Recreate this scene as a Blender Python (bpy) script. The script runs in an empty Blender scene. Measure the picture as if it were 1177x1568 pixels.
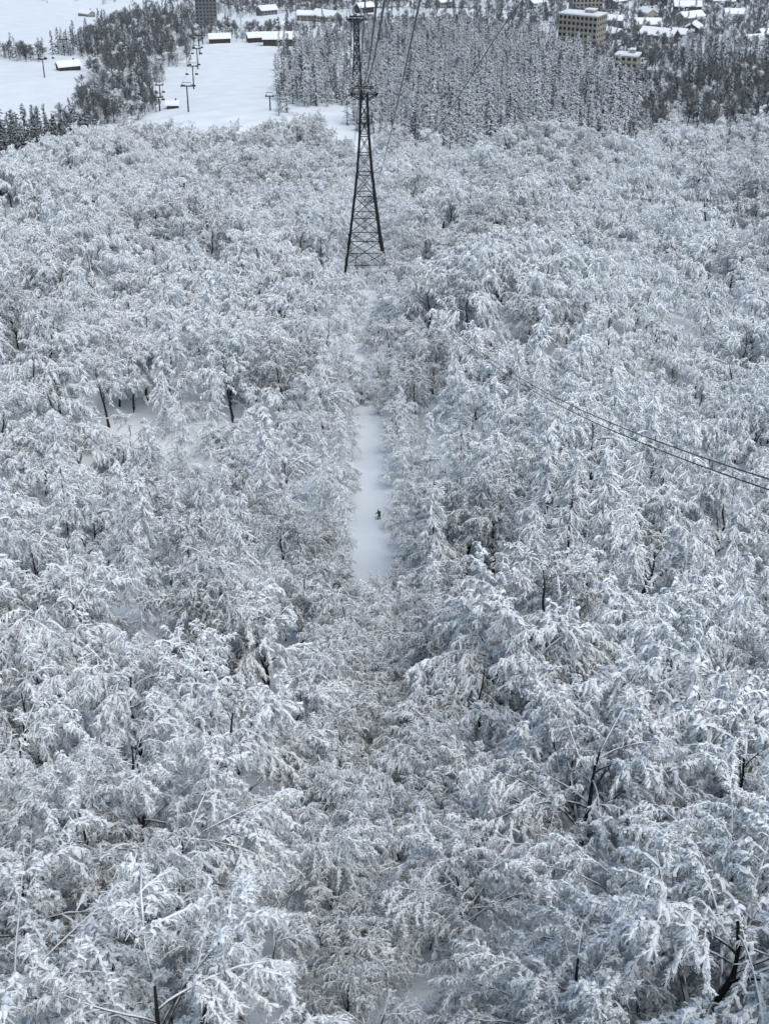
import bpy, math, numpy as np, time
from mathutils import Vector
T0=time.time()
rng=np.random.default_rng(7)
scene=bpy.context.scene
COL=scene.collection

# ---------------------------------------------------------------- terrain
PH=np.array([-400,-100,0,30,80,141,214,328,450,560,611,694,1042,1591,2500,3500,6000],float)
PZ=np.array([60,-12,-37,-47,-68,-86,-99.5,-113,-130,-143,-149,-152,-181,-223,-262,-240,80],float)
def smooth(a,b,x):
    t=np.clip((x-a)/(b-a),0,1); return t*t*(3-2*t)
def corr(y): return 2.0-0.0205*y
def ground(x,y):
    x=np.asarray(x,float); y=np.asarray(y,float)
    z=0
    for o in (-14,-5,5,14): z=z+np.interp(y+o,PH,PZ)/4
    lat=smooth(4,26,np.abs(x-corr(y)))
    amp=smooth(60,140,y)*(1-smooth(560,680,y))
    n=6.0*np.sin(x/21+y/33+1.3)*np.sin(y/25-x/50+.6)+3.4*np.sin(x/31-y/19+2.)+1.3*np.sin(x/11.+y/14.)
    z=z+n*lat*amp
    z=z+smooth(35,200,np.abs(x))*amp*2.0*np.sin(y/60.)
    z=z-smooth(-90,-180,x)*9*smooth(300,520,y)*(1-smooth(640,900,y))
    z=z-2.5*smooth(400,600,y)*(1-smooth(600,690,y))
    far=smooth(900,1500,y)
    z=z+far*(5*np.sin(x/90.+1)+4*np.sin(y/120.+x/160.))
    z=z+0.18*np.sin(x/2.3+y/5.)*np.sin(y/3.7)+.25*np.sin(x/5.1-y/4.3)
    return z

# ---------------------------------------------------------------- materials
def newmat(name):
    m=bpy.data.materials.new(name); m.use_nodes=True
    nt=m.node_tree; b=nt.nodes['Principled BSDF']
    return m,nt,b
def N(nt,t,**k):
    n=nt.nodes.new(t)
    for a,v in k.items(): setattr(n,a,v)
    return n
def mat_simple(name,c1,c2=None,scale=3.,rough=.7,metal=0.,bump=0.):
    m,nt,b=newmat(name)
    b.inputs['Roughness'].default_value=rough; b.inputs['Metallic'].default_value=metal
    c2=c2 or tuple(v*.75 for v in c1)
    tc=N(nt,'ShaderNodeTexCoord'); nz=N(nt,'ShaderNodeTexNoise'); nz.inputs['Scale'].default_value=scale
    nz.inputs['Detail'].default_value=5
    nt.links.new(tc.outputs['Object'],nz.inputs['Vector'])
    r=N(nt,'ShaderNodeValToRGB'); r.color_ramp.elements[0].position=.35; r.color_ramp.elements[1].position=.65
    r.color_ramp.elements[0].color=(*c2,1); r.color_ramp.elements[1].color=(*c1,1)
    nt.links.new(nz.outputs['Fac'],r.inputs['Fac']); nt.links.new(r.outputs['Color'],b.inputs['Base Color'])
    return m
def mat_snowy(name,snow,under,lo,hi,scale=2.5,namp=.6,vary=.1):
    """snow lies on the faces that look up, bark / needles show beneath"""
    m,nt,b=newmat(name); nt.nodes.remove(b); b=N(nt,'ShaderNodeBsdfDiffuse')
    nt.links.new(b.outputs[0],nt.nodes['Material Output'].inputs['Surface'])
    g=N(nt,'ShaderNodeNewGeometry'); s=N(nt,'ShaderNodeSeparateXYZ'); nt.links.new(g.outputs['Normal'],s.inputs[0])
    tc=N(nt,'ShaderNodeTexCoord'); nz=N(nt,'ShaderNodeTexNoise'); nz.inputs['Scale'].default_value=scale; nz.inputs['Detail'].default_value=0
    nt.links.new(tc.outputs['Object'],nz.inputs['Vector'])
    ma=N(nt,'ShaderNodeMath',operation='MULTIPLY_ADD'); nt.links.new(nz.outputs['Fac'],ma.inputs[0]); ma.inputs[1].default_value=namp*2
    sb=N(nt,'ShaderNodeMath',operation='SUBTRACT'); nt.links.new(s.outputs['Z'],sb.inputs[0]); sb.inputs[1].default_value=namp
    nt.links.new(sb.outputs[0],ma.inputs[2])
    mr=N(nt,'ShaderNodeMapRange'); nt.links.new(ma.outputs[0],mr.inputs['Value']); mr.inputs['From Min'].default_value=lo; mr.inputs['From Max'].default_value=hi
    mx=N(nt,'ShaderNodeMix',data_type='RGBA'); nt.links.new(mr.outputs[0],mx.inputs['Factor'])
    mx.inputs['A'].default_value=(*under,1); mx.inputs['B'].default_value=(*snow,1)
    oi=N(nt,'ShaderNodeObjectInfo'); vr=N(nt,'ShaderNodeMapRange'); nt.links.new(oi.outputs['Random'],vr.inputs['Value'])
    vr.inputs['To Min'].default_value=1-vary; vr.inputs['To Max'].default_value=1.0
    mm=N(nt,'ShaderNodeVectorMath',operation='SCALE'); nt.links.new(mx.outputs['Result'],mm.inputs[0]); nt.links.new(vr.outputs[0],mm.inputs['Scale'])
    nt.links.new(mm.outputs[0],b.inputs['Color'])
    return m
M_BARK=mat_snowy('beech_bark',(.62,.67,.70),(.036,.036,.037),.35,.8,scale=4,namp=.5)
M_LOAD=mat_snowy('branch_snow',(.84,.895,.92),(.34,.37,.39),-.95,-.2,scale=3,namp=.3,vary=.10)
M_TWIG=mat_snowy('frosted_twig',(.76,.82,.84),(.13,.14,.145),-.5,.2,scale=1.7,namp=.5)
M_LOAD2=mat_snowy('branch_snow_thin',(.78,.83,.85),(.16,.17,.18),-.7,.1,scale=2.4,namp=.4,vary=.16)
M_TWIG2=mat_snowy('lightly_frosted_twig',(.60,.645,.66),(.08,.08,.08),-.3,.5,scale=1.7,namp=.5)
M_TWIGD=mat_snowy('bare_twig',(.36,.40,.43),(.036,.034,.034),.1,.95,scale=1.2,namp=.5)
M_LOADD=mat_snowy('thin_branch_snow',(.50,.54,.57),(.04,.04,.04),0,.85,scale=1.5,namp=.5)
M_NEED=mat_snowy('snowy_needles',(.70,.76,.80),(.022,.034,.038),.08,.65,scale=1.6,namp=.6,vary=.28)
M_NEEDD=mat_snowy('dark_needles',(.55,.61,.65),(.014,.022,.024),.45,1.05,scale=1.6,namp=.6,vary=.3)
def mat_ground():
    m,nt,b=newmat('ground_snow'); b.inputs['Roughness'].default_value=.75; b.inputs['Specular IOR Level'].default_value=.2
    tc=N(nt,'ShaderNodeTexCoord')
    n1=N(nt,'ShaderNodeTexNoise'); n1.inputs['Scale'].default_value=.08; n1.inputs['Detail'].default_value=6
    n2=N(nt,'ShaderNodeTexNoise'); n2.inputs['Scale'].default_value=.9; n2.inputs['Detail'].default_value=6
    for n in (n1,n2): nt.links.new(tc.outputs['Object'],n.inputs['Vector'])
    r=N(nt,'ShaderNodeValToRGB'); r.color_ramp.elements[0].position=.3; r.color_ramp.elements[1].position=.6
    r.color_ramp.elements[0].color=(.73,.80,.83,1); r.color_ramp.elements[1].color=(.80,.86,.885,1)
    nt.links.new(n1.outputs['Fac'],r.inputs['Fac']); nt.links.new(r.outputs['Color'],b.inputs['Base Color'])
    bp=N(nt,'ShaderNodeBump'); bp.inputs['Strength'].default_value=.35; bp.inputs['Distance'].default_value=.25
    nt.links.new(n2.outputs['Fac'],bp.inputs['Height']); nt.links.new(bp.outputs['Normal'],b.inputs['Normal'])
    return m
M_GROUND=mat_ground()
M_ROOFSNOW=mat_simple('roof_snow',(.80,.85,.88),(.74,.79,.83),.4)
M_STEEL=mat_simple('dark_galvanised_steel',(.02,.023,.026),(.011,.012,.014),2.,.55,.3)
M_CABLE=mat_simple('steel_rope',(.022,.024,.027),(.014,.015,.017),8.,.5,.3)
M_CONC=mat_simple('concrete_wall',(.28,.27,.25),(.22,.21,.195),.5,.85)
M_BEIGE=mat_simple('beige_wall',(.30,.29,.255),(.25,.24,.21),.5,.85)
M_WOOD=mat_simple('dark_timber',(.05,.042,.036),(.03,.026,.023),1.5,.8)
M_GREY=mat_simple('grey_wall',(.16,.17,.18),(.12,.13,.14),.7,.8)
M_GLASS=mat_simple('window_glass',(.03,.035,.042),(.02,.024,.03),.5,.15)
M_JACKET=mat_simple('ski_jacket',(.02,.022,.03),(.015,.016,.02),6)
M_SKIN=mat_simple('face_skin',(.5,.32,.24),(.45,.28,.2),6)
M_SKI=mat_simple('ski_black',(.03,.03,.035),(.02,.02,.02),6,.4)
M_ROAD=mat_simple('wet_asphalt',(.09,.095,.10),(.06,.062,.066),.3,.6)

# ---------------------------------------------------------------- mesh builder
def nrm(v): return v/np.maximum(np.linalg.norm(v,axis=-1,keepdims=True),1e-9)
class MB:
    def __init__(s): s.v=[];s.f=[];s.m=[];s.n=0
    def quads(s,v,f,mat):
        s.v.append(v.reshape(-1,3)); s.f.append(f+s.n); s.m.append(np.full(len(f),mat,np.int32)); s.n+=len(v.reshape(-1,3))
    def tubes(s,P,R,sides,mat,rot=0.,zsq=1.,cap=False):
        Nn,K,_=P.shape
        T=np.empty_like(P); T[:,1:-1]=P[:,2:]-P[:,:-2]; T[:,0]=P[:,1]-P[:,0]; T[:,-1]=P[:,-1]-P[:,-2]; T=nrm(T)
        Z=np.array([0,0,1.]); S=np.cross(T,Z); l=np.linalg.norm(S,axis=-1,keepdims=True)
        S=np.where(l<.05,np.array([1.,0,0]),S/np.maximum(l,1e-6)); U=nrm(np.cross(S,T))
        a=np.arange(sides)/sides*2*np.pi+math.pi/2+rot
        V=P[:,:,None,:]+R[:,:,None,None]*(np.cos(a)[None,None,:,None]*S[:,:,None,:]+zsq*np.sin(a)[None,None,:,None]*U[:,:,None,:])
        i=np.arange(Nn)[:,None,None]*K*sides; k=np.arange(K-1)[None,:,None]*sides; j=np.arange(sides)[None,None,:]; j2=(j+1)%sides
        F=np.stack([i+k+j,i+k+sides+j,i+k+sides+j2,i+k+j2],-1).reshape(-1,4)
        s.quads(V,F,mat)
        if cap and sides==4:
            b=np.arange(Nn)*K*4; e=b+(K-1)*4
            F=np.concatenate([np.stack([b,b+1,b+2,b+3],-1),np.stack([e+3,e+2,e+1,e],-1)])
            s.f.append(F+s.n-Nn*K*4); s.m.append(np.full(len(F),mat,np.int32))
    def bars(s,segs,r,mat=0):
        P=np.array(segs,float); s.tubes(P,np.full((len(P),2),r),4,mat,rot=math.pi/4,cap=True)
    def box(s,c,size,mat=0,rz=0.):
        c=np.array(c,float); h=np.array(size,float)/2
        v=np.array([[x,y,z] for z in(-1,1) for y in(-1,1) for x in(-1,1)],float)*h
        R=np.array([[math.cos(rz),-math.sin(rz),0],[math.sin(rz),math.cos(rz),0],[0,0,1]])
        v=v@R.T+c
        f=np.array([[0,2,3,1],[4,5,7,6],[0,1,5,4],[2,6,7,3],[0,4,6,2],[1,3,7,5]])
        s.quads(v,f,mat)
    def mesh(s,name,mats,smooth=False):
        V=np.concatenate(s.v).astype(np.float32); F=np.concatenate(s.f).astype(np.int32); M=np.concatenate(s.m)
        me=bpy.data.meshes.new(name); me.vertices.add(len(V)); me.vertices.foreach_set('co',V.ravel())
        me.loops.add(F.size); me.loops.foreach_set('vertex_index',F.ravel())
        me.polygons.add(len(F)); me.polygons.foreach_set('loop_start',np.arange(0,F.size,4,dtype=np.int32))
        me.polygons.foreach_set('material_index',M)
        me.polygons.foreach_set('use_smooth',np.full(len(F),smooth))
        for m in mats: me.materials.append(m)
        me.update(calc_edges=True); me.validate()
        return me
def obj(name,data,parent=None,loc=None,col=None):
    o=bpy.data.objects.new(name,data); (col or COL).objects.link(o)
    if parent: o.parent=parent
    if loc is not None: o.location=loc
    return o

# ---------------------------------------------------------------- trees
def grow(rg,Pp,Rp,n,t0,t1,L,taper,ang,droop,wob,K,rf,flat=.5,rmin=.004,lvar=.25,up=0.):
    Np,Kp,_=Pp.shape
    idx=np.repeat(np.arange(Np),n); t=t0+(t1-t0)*((np.tile(np.arange(n),Np)+rg.uniform(0,1,Np*n))/n)
    f=t*(Kp-1)*.9999; i=f.astype(int); fr=(f-i)[:,None]
    A=Pp[idx,i];B=Pp[idx,i+1]; base=A+(B-A)*fr; tg=nrm(B-A)
    rb=Rp[idx,i]*(1-fr[:,0])+Rp[idx,i+1]*fr[:,0]
    rv=rg.normal(size=(len(idx),3)); rv[:,2]*=flat
    pp=nrm(rv-np.sum(rv*tg,-1,keepdims=True)*tg)
    a=rg.uniform(ang[0],ang[1],len(idx))[:,None]
    d=nrm(np.cos(a)*tg+np.sin(a)*pp); d[:,2]+=up; d=nrm(d)
    if np.isscalar(L): ln=L*(1-taper*(t-t0)/(t1-t0))
    else: ln=L(t)
    ln=ln*rg.uniform(1-lvar,1+lvar,len(idx))
    P=np.empty((len(idx),K,3)); P[:,0]=base; p=base
    for k in range(1,K):
        d=d+np.array([0,0,-droop/(K-1)])+rg.normal(size=d.shape)*wob; d=nrm(d)
        p=p+d*(ln/(K-1))[:,None]; P[:,k]=p
    s=np.linspace(0,1,K)
    R=np.maximum(rb*rf,rmin)[:,None]*(1-s*.8)[None,:]
    return P,np.maximum(R,rmin*.5)
def snow_on(mb,rg,P,R,r,sides,mat,var=.35,lift=.6,zsq=.8,patch=0.,tip=.3,steep=0.,base=.35):
    K=P.shape[1]; s=np.linspace(0,1,K)
    env=np.interp(s,[0,.15,.7,1],[base,max(.8,base),1.0,tip])
    q=r*env[None,:]*rg.uniform(1-var,1+var,(len(P),K))*rg.uniform(.5,1.4,(len(P),1))
    if patch>0: q=q*np.where(rg.uniform(size=q.shape)<patch,.15,1)
    if steep>0:
        T=nrm(np.gradient(P,axis=1)); hz=np.sqrt(np.clip(1-T[:,:,2]**2,0,1)); q=q*((1-steep)+steep*np.clip(hz*1.5-.5,0,1))
    Q=P.copy(); Q[:,:,2]+=R*.8+q*lift
    mb.tubes(Q,q,sides,mat,zsq=zsq)
def trunk(rg,H,r,K=9,lean=.05):
    z=np.linspace(0,H,K); P=np.zeros((1,K,3)); P[0,:,2]=z-.3
    w=np.cumsum(rg.normal(size=(K,2))*lean*H/K*1.4,0); P[0,:,:2]=w-w[0]
    R=(r*(1-.78*np.linspace(0,1,K)**.9))[None,:]
    return P,R
def beech(seed,H=11.5,spread=1.,lod=0,load=.05,weep=1.):
    """lod 0: near tree, 1: middle distance, 2: far slope"""
    rg=np.random.default_rng(seed); mb=MB()
    l1,l2,l3,l4=[(14,13,27,5),(13,11,16,4),(13,10,11,2)][lod]; th=[.8,1.1,1.5][lod]
    P0,R0=trunk(rg,H*.7,.19,K=8,lean=.09); mb.tubes(P0,R0,[8,6,4][lod],0)
    # limb length set so the tips lie on a rounded dome
    P1,R1=grow(rg,P0,R0,l1,.2,.99,lambda t:spread*(4.9-1.6*t**2),0,(.3,1.2),.6*weep,.05,[9,7,5][lod],.6,flat=.4,lvar=.1)
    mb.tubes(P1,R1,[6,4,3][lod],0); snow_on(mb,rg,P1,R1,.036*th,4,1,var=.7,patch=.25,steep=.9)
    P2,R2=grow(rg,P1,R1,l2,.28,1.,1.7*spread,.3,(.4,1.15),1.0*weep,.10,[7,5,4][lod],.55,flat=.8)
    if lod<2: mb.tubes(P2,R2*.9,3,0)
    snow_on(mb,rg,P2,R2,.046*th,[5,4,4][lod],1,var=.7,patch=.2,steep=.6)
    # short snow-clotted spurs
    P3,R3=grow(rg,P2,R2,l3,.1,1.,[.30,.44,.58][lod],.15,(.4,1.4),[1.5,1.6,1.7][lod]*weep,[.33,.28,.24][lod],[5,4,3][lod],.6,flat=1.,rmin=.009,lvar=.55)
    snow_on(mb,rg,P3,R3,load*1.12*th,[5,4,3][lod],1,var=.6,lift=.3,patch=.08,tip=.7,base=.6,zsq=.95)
    P4,R4=grow(rg,P3,R3,l4,.1,1.,.22,.2,(.5,1.4),.8*weep,.3,3,1.,flat=1.,rmin=.01,lvar=.5)
    q=rg.uniform(.007,.026,len(P4))[:,None]*np.array([.7,1.,.6])[None,:]*th*(1+.25*lod)
    mb.tubes(P4,q,3,2)
    return mb
def larch(seed,H=17.,lod=0):
    rg=np.random.default_rng(seed); mb=MB(); th=[1.,1.25][lod]
    P0,R0=trunk(rg,H,.17,10,.015); mb.tubes(P0,R0,6,0 if lod==0 else 2)
    P1,R1=grow(rg,P0,R0,[95,72][lod],.08,.99,lambda t:3.4*(1-t)**.75+.3,0,(1.35,1.75),.85,.07,6,.25,flat=.05,lvar=.35)
    mb.tubes(P1,R1,3,0); snow_on(mb,rg,P1,R1,.07*th,4,1,var=.6)
    P2,R2=grow(rg,P1,R1,[12,9][lod],.08,1.,.75,.4,(.6,1.4),1.2,.18,4,.5,flat=.4,rmin=.01,lvar=.4)
    snow_on(mb,rg,P2,R2,.055*th,4,1,lift=.1,var=.6,tip=.5)
    P3,R3=grow(rg,P2,R2,[5,2][lod],.1,1.,.3,.3,(.5,1.3),1.,.18,3,1.,flat=.8,rmin=.01,lvar=.5)
    q=rg.uniform(.012,.036,len(P3))[:,None]*np.array([.8,1.,.5])[None,:]*th
    mb.tubes(P3,q,3,2)
    return mb
def fir(seed,H=17.,wid=2.6):
    rg=np.random.default_rng(seed); mb=MB()
    P0,R0=trunk(rg,H,.2,6,.01); mb.tubes(P0,R0,4,0)
    P1,R1=grow(rg,P0,R0,60,.12,.99,lambda t:wid*(1-t)**.75+.25,0,(1.5,1.95),.35,.06,4,.3,flat=.02,lvar=.35)
    q=np.full((len(P1),4),.17)*np.array([.5,1,1.1,.3])[None,:]
    mb.tubes(P1,q,4,1,zsq=.6)
    P2,R2=grow(rg,P1,R1,5,.15,1.,.8,.5,(.6,1.2),.6,.12,3,.5,flat=.2,rmin=.01,lvar=.4)
    q=rg.uniform(.07,.19,len(P2))[:,None]*np.array([.7,1,.2])[None,:]
    mb.tubes(P2,q,3,1,zsq=.6)
    return mb
def bare(seed,H=11.):
    rg=np.random.default_rng(seed); mb=MB()
    P0,R0=trunk(rg,H*.75,.2,6,lean=.07); mb.tubes(P0,R0,4,0)
    P1,R1=grow(rg,P0,R0,11,.2,.99,lambda t:4.8-2.*t,0,(.3,.9),.1,.09,5,.6,flat=.4); mb.tubes(P1,R1,3,0)
    P2,R2=grow(rg,P1,R1,9,.22,1.,2.0,.4,(.4,1.),.1,.1,4,.55); mb.tubes(P2,np.maximum(R2,.04),3,1)
    P3,R3=grow(rg,P2,R2,8,.12,1.,.9,.3,(.4,1.1),.2,.12,3,.6,rmin=.045); mb.tubes(P3,R3,3,2)
    return mb
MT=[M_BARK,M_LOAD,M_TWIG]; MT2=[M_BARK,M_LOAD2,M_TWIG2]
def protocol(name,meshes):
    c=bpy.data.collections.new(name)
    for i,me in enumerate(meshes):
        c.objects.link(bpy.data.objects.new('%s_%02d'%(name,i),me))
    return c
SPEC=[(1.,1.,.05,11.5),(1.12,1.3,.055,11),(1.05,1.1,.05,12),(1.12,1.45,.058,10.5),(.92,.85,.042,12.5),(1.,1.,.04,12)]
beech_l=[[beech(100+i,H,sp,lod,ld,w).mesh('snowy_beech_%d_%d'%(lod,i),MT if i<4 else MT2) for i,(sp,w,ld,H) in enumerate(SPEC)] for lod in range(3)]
beech_m=beech_l[0]
larch_m=[larch(200+i,H).mesh('snowy_larch_%d'%i,MT) for i,H in enumerate([17,15,18])]
larch_f=[larch(220+i,H,1).mesh('snowy_larch_f%d'%i,MT) for i,H in enumerate([16,14,17])]
FS=[(16,2.3),(14,2.0),(18,2.6)]
fir_m=[fir(300+i,H,w).mesh('snowy_cedar_%d'%i,[M_BARK,M_NEED]) for i,(H,w) in enumerate(FS)]
fir_d=[fir(310+i,H,w).mesh('dark_fir_%d'%i,[M_BARK,M_NEEDD]) for i,(H,w) in enumerate(FS)]
bare_m=[bare(400+i).mesh('bare_tree_%d'%i,[M_BARK,M_LOADD,M_TWIGD]) for i in range(3)]
C_MID=protocol('forest_tree_variants',beech_l[1]+larch_f)   # 0-5 beech 6-8 larch
C_FAR=protocol('slope_tree_variants',beech_l[2])
C_FIR=protocol('cedar_tree_variants',fir_m+fir_d)
C_BARE=protocol('bare_tree_variants',bare_m+beech_l[2][:2]+fir_m[:1]+fir_d[:1])

def scatter(name,pts,rots,scl,idx,coll):
    me=bpy.data.meshes.new(name); me.vertices.add(len(pts)); me.vertices.foreach_set('co',np.asarray(pts,np.float32).ravel())
    a=me.attributes.new('rotv','FLOAT_VECTOR','POINT'); a.data.foreach_set('vector',np.asarray(rots,np.float32).ravel())
    a=me.attributes.new('sclv','FLOAT_VECTOR','POINT'); a.data.foreach_set('vector',np.asarray(scl,np.float32).ravel())
    a=me.attributes.new('pick','INT','POINT'); a.data.foreach_set('value',np.asarray(idx,np.int32))
    o=obj(name,me)
    ng=bpy.data.node_groups.new(name+'_scatter','GeometryNodeTree')
    ng.interface.new_socket('Geometry',in_out='INPUT',socket_type='NodeSocketGeometry')
    ng.interface.new_socket('Geometry',in_out='OUTPUT',socket_type='NodeSocketGeometry')
    gi=ng.nodes.new('NodeGroupInput'); go=ng.nodes.new('NodeGroupOutput')
    ip=ng.nodes.new('GeometryNodeInstanceOnPoints'); ci=ng.nodes.new('GeometryNodeCollectionInfo')
    ci.inputs['Collection'].default_value=coll; ci.inputs['Separate Children'].default_value=True; ci.inputs['Reset Children'].default_value=True
    def na(nm,dt):
        n=ng.nodes.new('GeometryNodeInputNamedAttribute'); n.data_type=dt; n.inputs['Name'].default_value=nm; return n.outputs['Attribute']
    L=ng.links.new
    L(gi.outputs[0],ip.inputs['Points']); L(ci.outputs[0],ip.inputs['Instance']); ip.inputs['Pick Instance'].default_value=True
    L(na('pick','INT'),ip.inputs['Instance Index'])
    e=ng.nodes.new('FunctionNodeEulerToRotation'); L(na('rotv','FLOAT_VECTOR'),e.inputs[0]); L(e.outputs[0],ip.inputs['Rotation'])
    L(na('sclv','FLOAT_VECTOR'),ip.inputs['Scale']); L(ip.outputs[0],go.inputs[0])
    md=o.modifiers.new('scatter','NODES'); md.node_group=ng
    return o
def rotscl(n,s0,s1,tilt=.06):
    r=np.stack([rng.normal(0,tilt,n),rng.normal(0,tilt,n),rng.uniform(0,6.283,n)],-1)
    s=rng.uniform(s0,s1,n); sc=np.stack([s*rng.uniform(.92,1.1,n)]*2+[s],-1)
    return r,sc
def inpoly(px,py,poly):
    ins=np.zeros(len(px),bool); n=len(poly)
    for i in range(n):
        x1,y1=poly[i];x2,y2=poly[(i+1)%n]
        c=((y1>py)!=(y2>py))&(px<(x2-x1)*(py-y1)/((y2-y1) if y2!=y1 else 1e-9)+x1); ins^=c
    return ins
def jgrid(x0,x1,y0,y1,s):
    nx_=int((x1-x0)/s); ny_=int((y1-y0)/s)
    X,Y=np.meshgrid(np.arange(nx_)*s+x0,np.arange(ny_)*s+y0); X=X+((np.arange(ny_)%2)*s*.5)[:,None]
    X=X.ravel()+rng.uniform(-.4,.4,X.size)*s; Y=Y.ravel()+rng.uniform(-.4,.4,Y.size)*s
    return X,Y

# ---- main beech / larch forest
X,Y=jgrid(-240,240,6,622,7.7)
edge=np.interp(X,[-260,-150,-125,-60,-20,20,70,110,140,260],[560,570,600,612,606,600,560,590,612,615])
keep=(np.abs(X)<.3*Y+30)&(Y<edge)
d=np.abs(X-corr(Y))
hw=np.interp(Y,[0,40,80,110,128,142,206,216,240,300,400,560,611],[3.,3.,2.5,2.5,4.6,7.,7.,3.,2.,2.2,3.,4.,5.5])
keep&=(d>hw)
gaps=[(85,298,26,12),(-92,328,20,11),(66,210,15,8),(-28,240,13,8),(40,380,14,8),(-40,420,14,9),(100,420,14,9)]
for gx,gy,a,b in gaps: keep&=(((X-gx)/a)**2+((Y-gy)/b)**2>1)
keep&=~((np.abs(X+4.7)<6.5)&(np.abs(Y-328)<7))
X,Y=X[keep],Y[keep]; n=len(X)
r,sc=rotscl(n,.98,1.5)
big=1+.17*np.sin(X/14.+Y/21.)*np.sin(Y/17.-X/25.)+.08*np.sin(X/6+Y/7)
sc*=big[:,None]
dd=np.abs(X-corr(Y)); k=np.interp(dd,[2,6,11],[.5,.74,1.])
k=np.where(Y<70,k*1.06,k)
sc*=k[:,None]
pl=np.where((Y>100)&(Y<240),.33,0.); pl=pl*(dd>6)
pl=np.where((Y>105)&(Y<215)&(X>2)&(X<40),.5*(dd>5),pl)
il=rng.uniform(size=n)<pl
pn=np.sin(X/23.+Y/41.+2.)*np.sin(Y/29.-X/37.+.4)+rng.normal(0,.35,n)
bi=np.where(pn>.42,rng.integers(4,6,n),rng.integers(0,4,n))
bi=np.where(Y<62,rng.integers(0,5,n),bi)
idx=np.where(il,rng.integers(6,9,n),bi); sc=np.where(il[:,None],sc*.82,sc); r[il,:2]*=.4
# trees lining both edges of the cut strip
ex=[];ey=[];es=[];ei=[]
for sd in (-1,1):
    y=133.
    while y<212:
        s=rng.uniform(.5,.74); ex.append(corr(y)+sd*(1.6+4.3*s+rng.uniform(-.2,.9))-.2); ey.append(y); es.append(s); ei.append(int(rng.integers(0,4)) if rng.uniform()<.7 else int(rng.integers(6,9))); y+=rng.uniform(4.,6.5)
er,_=rotscl(len(ex),1,1.01)
X=np.r_[X,ex];Y=np.r_[Y,ey];sc=np.concatenate([sc,np.array(es)[:,None].repeat(3,1)]);r=np.concatenate([r,er]);idx=np.r_[idx,ei].astype(int)
Z=ground(X,Y)
near=Y<62; far=Y>225; mid=~near&~far
for i in np.where(near)[0]:
    o=obj('snowy_beech_tree',beech_m[idx[i]%6],loc=(X[i],Y[i],Z[i])); o.rotation_euler=r[i]; o.scale=sc[i]
P=np.stack([X,Y,Z],-1)
scatter('snowy_beech_forest',P[mid],r[mid],sc[mid],idx[mid],C_MID)
scatter('snowy_beech_forest',P[far],r[far],sc[far],idx[far]%6,C_FAR)
for (x,y,s,m) in [(5.2,121,1.,0),(19,119,1.05,2),(12,137,.95,1),(25,132,1.05,0),(33,140,.95,2),(-27.5,124,.9,1),(-22,139,.85,0),(-35,128,.9,2),(9.5,150,.9,2),(-13,150,.75,1),(-40,150,.9,0)]:
    o=obj('snowy_larch_tree',larch_m[m],loc=(x,y,float(ground(x,y)))); o.rotation_euler=(0,0,x*3.1); o.scale=(s,s,s)

# ---- young trees under and between the big ones
X=[];Y=[];S=[]
for q in range(400):
    y=rng.uniform(20,127) if q<240 else rng.uniform(214,590); w=np.interp(y,[0,140,212,222,600],[5,5.,5.,3,4.5])
    x=corr(y)+rng.uniform(-w,w)
    if ((x-1.5)/1.3)**2+((y-50)/2.5)**2<1: continue
    X.append(x);Y.append(y);S.append(rng.uniform(.35,.72) if 58<y<118 else rng.uniform(.22,.48))
for q in range(430):
    y=rng.uniform(15,150); x=rng.uniform(-1,1)*(.3*y+22)
    if abs(x-corr(y))<5 : continue
    X.append(x);Y.append(y);S.append(rng.uniform(.3,.65))
X=np.array(X);Y=np.array(Y);r,sc=rotscl(len(X),1,1.001); sc*=np.array(S)[:,None]
scatter('snowy_young_beech_undergrowth',np.stack([X,Y,ground(X,Y)],-1),r,sc,rng.integers(0,6,len(X)),C_FAR)

# ---- cedar plantations
def region(poly,s):
    p=np.array(poly); x,y=jgrid(p[:,0].min()-8,p[:,0].max()+8,p[:,1].min()-8,p[:,1].max()+8,s)
    x=x+rng.uniform(-.2,.2,len(x))*s; y=y+rng.uniform(-.2,.2,len(x))*s
    wx=x+7*np.sin(y/17.)+5*np.sin(y/7.3+x/9); wy=y+12*np.sin(x/13.)+6*np.sin(x/5.1)
    k=inpoly(wx,wy,poly)&(rng.uniform(size=len(x))>.08); return x[k],y[k]
bl=[(143,1015,26),(149,850,15)]
def clearb(x,y):
    k=np.ones(len(x),bool)
    for bx,by,rr in bl: k&=((x-bx)**2+(y-by)**2>rr**2)&~((np.abs(x-bx)<rr*.6)&(y<by)&(y>by-rr*1.6))
    return k
parts=[region([(-8,620),(-14,1090),(20,1140),(68,1110),(115,1045),(128,900),(140,720),(112,600),(70,570),(20,610)],5.5),
       region([(-52,700),(-66,1035),(-32,1120),(-31,850),(-19,720)],5.6),
       region([(-225,575),(-225,660),(-150,655),(-128,595)],5.),
       region([(185,840),(340,840),(360,1000),(215,1000)],7.5),
       region([(-240,1000),(-232,1100),(-205,1100),(-210,1000)],7.)]
dk=np.concatenate([np.full(len(p[0]),[.15,.25,1.,.5,.8][i]) for i,p in enumerate(parts)])
X=np.concatenate([p[0] for p in parts]);Y=np.concatenate([p[1] for p in parts]); k=clearb(X,Y); X,Y,dk=X[k],Y[k],dk[k]
r,sc=rotscl(len(X),.55,1.25,.03); sc[:,:2]*=1.25
sc[dk>.99]*=1.2
pk=rng.integers(0,3,len(X))+3*(rng.uniform(size=len(X))<dk)
scatter('snowy_cedar_plantation',np.stack([X,Y,ground(X,Y)],-1),r,sc,pk,C_FIR)
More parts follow.
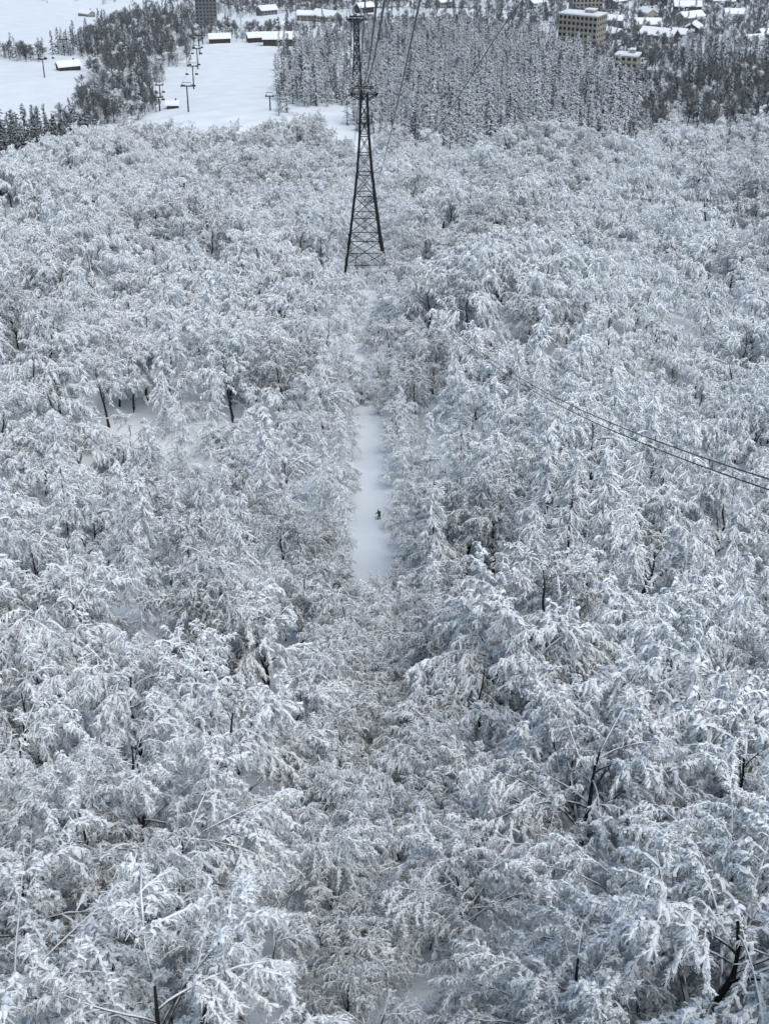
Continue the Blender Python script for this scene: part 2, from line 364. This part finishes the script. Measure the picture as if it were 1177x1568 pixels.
# ---- darker leafless woods
parts=[region([(-187,890),(-132,760),(-120,700),(-150,640),(-165,700),(-172,800)],6.),
       region([(-187,890),(-132,770),(-146,1042),(-205,1480),(-255,1390),(-237,1120)],7),
       region([(125,640),(330,640),(380,900),(200,880),(130,760)],5.2),
       region([(128,905),(200,880),(215,1000),(110,1060)],7.),
       region([(-30,1120),(110,1100),(150,1280),(-60,1240)],9.),
       region([(150,1030),(400,1030),(500,1700),(-300,1700),(-180,1500),(140,1270)],11.5),
       region([(-280,940),(-238,950),(-240,985),(-285,990)],6.),
       region([(-150,1070),(-60,1080),(-60,1200),(-170,1200)],10.),
       region([(-260,1480),(-40,1380),(-40,1560),(-260,1560)],12.),
       region([(-500,1600),(600,1600),(800,2300),(-700,2300)],26.)]
X=np.concatenate([p[0] for p in parts]);Y=np.concatenate([p[1] for p in parts]); k=clearb(X,Y)
fixed=[(217,1105,28,15,7,.2),(236,1135,18,11,6,-.3),(195,1380,22,14,9,.1),(-54,1310,24,15,6,.0),(-20,1400,16,11,6,.5),(-205,897,14,8,3.5,-.15),(-75,1330,14,10,6,.3),
 (230,1230,22,13,7,-.2),(262,1190,18,12,7,.4),(205,1260,17,11,7,0),(280,1290,24,14,8,.2),(250,1340,17,11,7,-.4),(300,1400,26,14,8,.1),(235,1440,20,13,8,.3),(330,1330,18,12,7,.6),
 (350,1460,22,14,9,-.2),(290,1500,18,12,8,.2),(190,1500,20,12,8,0),(60,1420,16,11,6,.4),(20,1500,18,12,7,.1),(100,1500,18,12,8,-.3),(-120,1440,18,12,6,.2),(-300,1420,16,9,4,.1),(-90,1220,9,7,4,.2),
 (170,1190,17,11,7,.2),(185,1130,14,10,6,-.3),(310,1130,17,11,7,.3),(285,1080,15,10,6,-.2),(380,1560,20,13,8,.3),(150,1400,18,12,8,.5)]
for h in fixed: k&=((X-h[0])**2+(Y-h[1])**2>(h[2]*.65)**2)&~((np.abs(X-h[0])<h[2]*.4)&(Y<h[1])&(Y>h[1]-h[2]*1.))
k&=~((np.abs(X+79)<22)&(np.abs(Y-1055)<26))&~((np.abs(X+160)<16)&(np.abs(Y-1290)<30))&~((np.abs(X+128)<14)&(np.abs(Y-1080)<18))
X,Y=X[k],Y[k]
r,sc=rotscl(len(X),.6,1.25)
pk=rng.choice([0,1,2,3,4,5,6],len(X),p=[.25,.23,.2,.05,.05,.1,.12])
scatter('leafless_woodland',np.stack([X,Y,ground(X,Y)],-1),r,sc,pk,C_BARE)

# ---------------------------------------------------------------- ground sheet
xs=np.sinh(np.linspace(-5.2,5.2,320))*33; ys=np.concatenate([np.linspace(-390,-60,40),np.linspace(-58,700,330),np.linspace(706,1700,150),np.linspace(1740,5900,70)])
GX,GY=np.meshgrid(xs,ys); GZ=ground(GX,GY); V=np.stack([GX,GY,GZ],-1)
nx=len(xs); ii,jj=np.meshgrid(np.arange(len(ys)-1),np.arange(nx-1),indexing='ij'); b=(ii*nx+jj).ravel()
mb=MB(); mb.quads(V,np.stack([b,b+1,b+1+nx,b+nx],-1),0)
obj('ground',mb.mesh('ground',[M_GROUND],True))
# village road
mb=MB()
pts=np.array([[150,1000],[185,1075],[215,1160],[215,1260],[170,1340],[120,1400],[0,1440],[-120,1480]],float)
tt=np.linspace(0,len(pts)-1,90); cx=np.interp(tt,range(len(pts)),pts[:,0]); cy=np.interp(tt,range(len(pts)),pts[:,1])
ker=np.ones(9)/9; cx=np.convolve(np.pad(cx,4,'edge'),ker,'valid'); cy=np.convolve(np.pad(cy,4,'edge'),ker,'valid')
dx=np.gradient(cx);dy=np.gradient(cy);l=np.hypot(dx,dy);nxv=-dy/l;nyv=dx/l
L=np.stack([cx+nxv*3,cy+nyv*3,ground(cx+nxv*3,cy+nyv*3)+.35],-1);R=np.stack([cx-nxv*3,cy-nyv*3,ground(cx-nxv*3,cy-nyv*3)+.35],-1)
V=np.stack([L,R],1).reshape(-1,3); b=np.arange(len(cx)-1)*2
mb.quads(V,np.stack([b,b+1,b+3,b+2],-1),0); obj('village_road',mb.mesh('village_road',[M_ROAD]))

# ---------------------------------------------------------------- lattice ropeway towers
def lattice(name,x,y,H,prof,arm,legr,brr,npan):
    z0=float(ground(x,y))-1
    e=obj(name,None,loc=(x,y,z0))
    ph=np.array([p[0] for p in prof])*H; pw=np.array([p[1] for p in prof])/2
    def w(z): return float(np.interp(z,ph,pw))
    s=np.linspace(0,1,npan+1); zs=list(H*(1-(1-s)**1.3))
    cor=[(-1,-1),(1,-1),(1,1),(-1,1)]
    legs=[];br=[];hz=[]
    for i in range(npan):
        a,b=zs[i],zs[i+1];wa,wb=w(a),w(b)
        for c in range(4):
            p=cor[c];q=cor[(c+1)%4]
            A=(p[0]*wa,p[1]*wa,a);B=(p[0]*wb,p[1]*wb,b);C=(q[0]*wa,q[1]*wa,a);D=(q[0]*wb,q[1]*wb,b)
            legs.append((A,B)); br.append((A,D)); br.append((C,B)); hz.append((B,D))
    mb=MB(); mb.bars(legs,legr); obj('legs',mb.mesh('legs',[M_STEEL]),e)
    mb=MB(); mb.bars(br,brr); mb.bars(hz,brr*1.2); obj('bracing',mb.mesh('bracing',[M_STEEL]),e)
    mb=MB()
    A2=arm/2
    for yy in (-.9,.9):
        mb.bars([((-A2,yy,H),(A2,yy,H)),((-A2,yy,H),(-.6,yy,H-1.6)),((A2,yy,H),(.6,yy,H-1.6)),((-A2*.7,yy,H+1.5),(A2*.7,yy,H+1.5))],brr*1.5)
    for xx in (-A2,A2,-A2*.7,A2*.7,0): mb.bars([((xx,-.9,H),(xx,.9,H)),((xx,-.9,H),(xx,-.9,H+1.4)),((xx,.9,H),(xx,.9,H+1.4))],brr)
    for xx in (-A2*.85,A2*.85):
        mb.box((xx,0,H+.35),(.35,5.5,.45))
        for yy in np.linspace(-2.4,2.4,7): mb.box((xx,yy,H+.05),(.25,.5,.5))
    obj('crossarm_and_saddles',mb.mesh('crossarm',[M_STEEL]),e)
    mb=MB()
    zz=H*.86; ww=w(zz)+.7
    mb.box((0,-ww,zz),(2*ww,.8,.12)); mb.bars([((-ww,-ww-.4,zz+1),(ww,-ww-.4,zz+1)),((-ww,-ww-.4,zz),(-ww,-ww-.4,zz+1)),((ww,-ww-.4,zz),(ww,-ww-.4,zz+1))],brr*.6)
    lad=[]
    for z in np.arange(1,H,1.2): lad.append(((-.3,-w(z)-.05,z),(.3,-w(z)-.05,z)))
    mb.bars(lad,.04); obj('platform_and_ladder',mb.mesh('platform',[M_STEEL]),e)
    return e,z0
tower,tz=lattice('ropeway_lattice_tower',-4.9,328,47,[(0,10.8),(.12,9.6),(.25,7.6),(.55,4.1),(.75,2.4),(1,1.5)],6.5,.29,.095,10)
lattice('ropeway_lattice_tower',-15,750,43,[(0,6),(.5,3.2),(1,2.2)],10.5,.42,.2,9)
# ---------------------------------------------------------------- ropes
def rope(name,pts,r,mat=M_CABLE,K=60,pair=None):
    pts=np.array(pts,float); t=np.r_[0,np.cumsum(np.linalg.norm(np.diff(pts,axis=0),axis=1))]; t/=t[-1]
    s=np.linspace(0,1,K)
    deg=min(len(pts)-1,3); P=np.stack([np.polyval(np.polyfit(t,pts[:,i],deg),s) for i in range(3)],-1)
    mb=MB(); mb.tubes(P[None],np.full((1,K),r),6,0)
    if pair is not None: mb.tubes((P+np.array(pair)*1.)[None],np.full((1,K),r),6,0)
    return obj(name,mb.mesh(name,[mat],True))
zt=tz+47.6
rope('track_rope',[(1.2,-40,17),(-.4,63,-9.3),(-3.2,200,-40),(-6.9,328,zt)],.055,pair=(.35,0,.12))
rope('haul_rope',[(.9,-40,15),(-.9,63,-9.5),(-4.2,200,-46),(-7.6,328,zt-14)],.035)
rope('track_rope',[(2.6,-40,23),(1.6,63.6,-8.9),(.1,200,-50),(-1.9,326,zt-22)],.045)
rope('haul_rope',[(14,-40,12),(9.1,84.9,-11.9),(8.2,154,-30.7),(1.8,303,-72.3),(-1.8,328,zt-7)],.045)
rope('track_rope',[(-6.9,328,zt),(-10,540,zt-35),(-18.5,750,-116)],.05)
rope('track_rope',[(-2.6,328,zt),(-6,540,zt-35),(-11.5,750,-116)],.05)
rope('track_rope',[(-18.5,750,-116),(-25,1000,-150),(-33,1300,-186)],.06)
rope('track_rope',[(-11.5,750,-116),(-18,1000,-150),(-26,1300,-186)],.06)
rope('utility_cable',[(18.6,-10,-1.),(17.6,53,-28.3),(16,100,-46.3),(13.6,158,-66.2),(11,207,-80.5),(6,260,-94)],.04,pair=(.2,0,.45))

# ---------------------------------------------------------------- buildings
def block(name,x,y,w,d,h,floors,bays,rz,wall,roofsnow=.9):
    z=float(ground(x,y))-1.; e=obj(name,None,loc=(x,y,z)); e.rotation_euler=(0,0,rz)
    mb=MB(); mb.box((0,0,h/2),(w,d,h)); mb.box((w*.18,d*.1,h+1.5),(w*.22,d*.4,3))
    for k in range(1,floors): mb.box((0,-d/2-.15,h*k/floors),(w*.98,.6,.25))
    obj('walls',mb.mesh('walls',[wall]),e)
    mb=MB(); mb.box((0,0,h+roofsnow/2+.003),(w+.4,d+.4,roofsnow)); mb.box((w*.18,d*.1,h+3.3),(w*.24,d*.44,.6)); obj('roof',mb.mesh('roof',[M_ROOFSNOW]),e)
    mb=MB(); fh=h/floors
    for k in range(floors):
        for b_ in range(bays):
            xx=-w/2+(b_+.5)*w/bays
            mb.box((xx,-d/2-.02,fh*(k+.5)),(w/bays*.6,.12,fh*.5)); mb.box((xx,d/2+.02,fh*(k+.5)),(w/bays*.6,.12,fh*.5))
        nb=max(2,int(bays*d/w))
        for b_ in range(nb):
            yy=-d/2+(b_+.5)*d/nb
            for sx in(-1,1): mb.box((sx*(w/2+.02),yy,fh*(k+.5)),(.12,d/nb*.45,fh*.45))
    obj('windows',mb.mesh('windows',[M_GLASS]),e)
    mb=MB(); mb.box((0,-d/2-.06,1.6),(2.2,.14,2.6)); obj('door',mb.mesh('door',[M_WOOD]),e)
def gable(name,x,y,w,d,h,rz,wall):
    z=float(ground(x,y))-.8; e=obj(name,None,loc=(x,y,z)); e.rotation_euler=(0,0,rz)
    mb=MB(); rh=d*.28
    mb.box((0,0,h/2),(w,d,h))
    for sx in(-1,1):
        v=np.array([(sx*w/2,-d/2,h),(sx*w/2,d/2,h),(sx*w/2,.05,h+rh),(sx*w/2,-.05,h+rh)]); mb.quads(v,np.array([[0,1,2,3]]),0)
    obj('walls',mb.mesh('walls',[wall]),e)
    mb=MB(); o=.8;t=.75
    for s in(-1,1):
        a=(d/2+o); zlo=h-rh*o/(d/2)+.05
        v=np.array([(-w/2-o,s*a,zlo),(w/2+o,s*a,zlo),(w/2+o,0,h+rh+.05),(-w/2-o,0,h+rh+.05)]); u=v+np.array([0,0,t])
        V=np.concatenate([v,u]); mb.quads(V,np.array([[0,1,2,3],[4,7,6,5],[0,4,5,1],[1,5,6,2],[0,3,7,4]]),0)
    obj('snow_covered_roof',mb.mesh('roof',[M_ROOFSNOW]),e)
    mb=MB(); nb=max(3,int(w/3.2))
    for k in range(max(1,int(h/2.8))):
        for i in range(nb):
            xx=-w/2+(i+.5)*w/nb
            for s in(-1,1): mb.box((xx,s*(d/2+.02),1.7+2.8*k),(w/nb*.5,.12,1.3))
        for s in(-1,1):
            for yy in(-d*.22,d*.22): mb.box((s*(w/2+.02),yy,1.7+2.8*k),(.12,1.3,1.2))
    obj('windows',mb.mesh('windows',[M_GLASS]),e)
    mb=MB(); mb.box((w*.1,-d/2-.07,1.1),(1.1,.16,2.1)); mb.box((w*.3,d*.15,h+rh+.5),(.8,.8,2.2)); obj('door_and_chimney',mb.mesh('door',[M_WOOD]),e)
block('hotel_building',143,1015,30,17,28,7,9,-.55,M_BEIGE)
block('hotel_tower_building',-163,1290,19,15,34,11,6,.1,M_GREY)
block('apartment_building',149,850,14,11,15,4,4,-.35,M_BEIGE)
block('apartment_building',197,1385,30,16,27,7,8,.1,M_CONC)
gable('ski_lodge',-79,1062,26,13,6.5,.05,M_WOOD)
gable('lift_station',-128,1085,16,9,5,.2,M_WOOD)
gable('lift_station',-112,722,6,4,3,.1,M_WOOD)
gable('snowy_house',-100,1090,14,9,5,.3,M_WOOD)
walls=[M_WOOD,M_GREY,M_CONC,M_BEIGE]
for i,h in enumerate(fixed):
    if i==2: continue
    gable('snowy_house',h[0],h[1],h[2],h[3],h[4]*1.1,h[5]+((i*37)%11-5)*.16,walls[i%4] if i!=5 else M_WOOD)

# ---------------------------------------------------------------- chairlifts
def chairlift(name,pl,H,arm):
    e=obj(name,None,loc=(0,0,0)); tops=[]
    for j,(x,y) in enumerate(pl):
        z=float(ground(x,y)); mb=MB()
        mb.tubes(np.array([[[x,y,z-.5],[x,y,z+H]]]),np.array([[.38,.28]]),8,0)
        mb.box((x,y,z+H),(arm,.5,.5))
        for s in(-1,1):
            mb.box((x+s*arm/2,y,z+H+.1),(.35,3.4,.35)); mb.bars([((x+s*arm*.4,y,z+H),(x+s*arm*.4,y,z+H+1.8))],.08)
            for q in(-1.3,-.4,.4,1.3): mb.box((x+s*arm/2,y+q,z+H+.4),(.2,.5,.5))
        mb.box((x,y,z+H+1.8),(arm*.85,.2,.2))
        mb.bars([((x-.5,y-.45,z+H-1),(x+.5,y-.45,z+H-1))],.1)
        obj('pylon',mb.mesh('pylon',[M_STEEL]),e); tops.append((x,y,z+H+.6))
    for s in(-1,1):
        P=[]
        for a,b in zip(tops[:-1],tops[1:]):
            for t in np.linspace(0,1,12)[:-1]:
                p=np.array(a)*(1-t)+np.array(b)*t; p[0]+=s*arm/2; p[2]-=4*t*(1-t)*1.6; P.append(p)
        P.append(np.array(tops[-1])+[s*arm/2,0,0]); P=np.array(P)
        mb=MB(); mb.tubes(P[None],np.full((1,len(P)),.035),5,0); obj('rope',mb.mesh('rope',[M_CABLE]),e)
        mb=MB()
        for c in range(3,len(P)-2,6):
            p=P[c]; mb.bars([(p,p-[0,0,2.3])],.05); mb.box(p-[0,0,2.6],(1.7,.5,.12)); mb.box(p-[0,-.28,2.2],(1.7,.1,.7)); mb.bars([(p-[-.85,0,2.6],p-[-.85,0,1.9]),(p-[.85,0,2.6],p-[.85,0,1.9])],.04)
        obj('chairs',mb.mesh('chairs',[M_STEEL]),e)
chairlift('chairlift',[(-101,702),(-111,800),(-122,905),(-133,1000),(-140,1075)],13,5.5)
chairlift('chairlift',[(-118,716),(-126,770)],7,4)
chairlift('chairlift',[(-59,704),(-66,1030)],7,4)
chairlift('chairlift',[(-212,860),(-228,990)],11,5)

# ---------------------------------------------------------------- skier
def skier(x,y):
    z=float(ground(x,y))-.12; e=obj('skier',None,loc=(x,y,z)); e.rotation_euler=(0,0,.5)
    J=[(0,0,.78,.15),(0,.08,1.0,.15),(0,.20,1.2,.17),(0,.26,1.34,.07),(0,.30,1.46,.10),(0,.32,1.56,.09),
       (.11,.03,.72,.10),(.17,.22,.46,.08),(.16,.02,.12,.06),(.16,.16,.08,.05),
       (-.11,.03,.72,.10),(-.17,.22,.46,.08),(-.16,.02,.12,.06),(-.16,.16,.08,.05),
       (.2,.2,1.25,.075),(.36,.26,1.02,.055),(.34,.48,.98,.04),
       (-.2,.2,1.25,.075),(-.36,.26,1.02,.055),(-.34,.48,.98,.04)]
    E=[(0,1),(1,2),(2,3),(3,4),(4,5),(0,6),(6,7),(7,8),(8,9),(0,10),(10,11),(11,12),(12,13),(2,14),(14,15),(15,16),(2,17),(17,18),(18,19)]
    me=bpy.data.meshes.new('body'); me.from_pydata([j[:3] for j in J],E,[]); me.materials.append(M_JACKET)
    o=obj('body',me,e); sk=o.modifiers.new('skin','SKIN')
    if me.skin_vertices:
        for i,j in enumerate(J): me.skin_vertices[0].data[i].radius=(j[3],j[3]); me.skin_vertices[0].data[i].use_root=(i==0)
    ss=o.modifiers.new('sub','SUBSURF'); ss.levels=1; ss.render_levels=2
    mb=MB()
    for s in(-1,1):
        P=np.array([[[s*.17,-.75,.04],[s*.17,0,.04],[s*.17,.7,.05],[s*.17,.92,.2]]]); mb.tubes(P,np.full((1,4),.055),4,0,rot=math.pi/4,zsq=.35)
        mb.tubes(np.array([[[s*.34,.5,1.0],[s*.5,.0,.1]]]),np.full((1,2),.015),5,0)
    obj('skis_and_poles',mb.mesh('skis',[M_SKI]),e)
    mb=MB(); P=np.array([[[0,.39,1.43],[0,.41,1.48],[0,.41,1.52],[0,.39,1.55]]]); mb.tubes(P,np.array([[.03,.055,.055,.03]]),6,0); obj('face',mb.mesh('face',[M_SKIN]),e)
skier(-.7,158.5)

# ---------------------------------------------------------------- camera, light
cam=bpy.data.cameras.new('camera'); co=obj('camera',cam); co.location=(0,0,0); co.rotation_euler=(math.radians(61),0,0)
cam.sensor_fit='VERTICAL'; cam.sensor_height=24; cam.lens=12/.3839; cam.clip_start=.5; cam.clip_end=12000
scene.camera=co
EL,AZ=math.radians(55),math.radians(150)
w=bpy.data.worlds.new('World'); scene.world=w; w.use_nodes=True; nt=w.node_tree; bg=nt.nodes['Background']
sky=nt.nodes.new('ShaderNodeTexSky'); sky.sky_type='NISHITA'; sky.sun_disc=False; sky.sun_elevation=EL; sky.sun_rotation=AZ
sky.air_density=1.; sky.dust_density=3.
hs=nt.nodes.new('ShaderNodeHueSaturation'); hs.inputs['Saturation'].default_value=1.15; hs.inputs['Hue'].default_value=.488
nt.links.new(sky.outputs[0],hs.inputs['Color']); nt.links.new(hs.outputs[0],bg.inputs['Color']); bg.inputs['Strength'].default_value=.15
s=bpy.data.lights.new('sun','SUN'); s.energy=1.5; s.angle=math.radians(60); s.color=(1,.99,.97)
so=obj('sun',s); d=Vector((math.sin(AZ)*math.cos(EL),math.cos(AZ)*math.cos(EL),math.sin(EL))); so.rotation_euler=d.to_track_quat('Z','Y').to_euler()
scene.view_settings.view_transform='Standard'; scene.view_settings.look='None'; scene.view_settings.exposure=0
print('total',time.time()-T0)
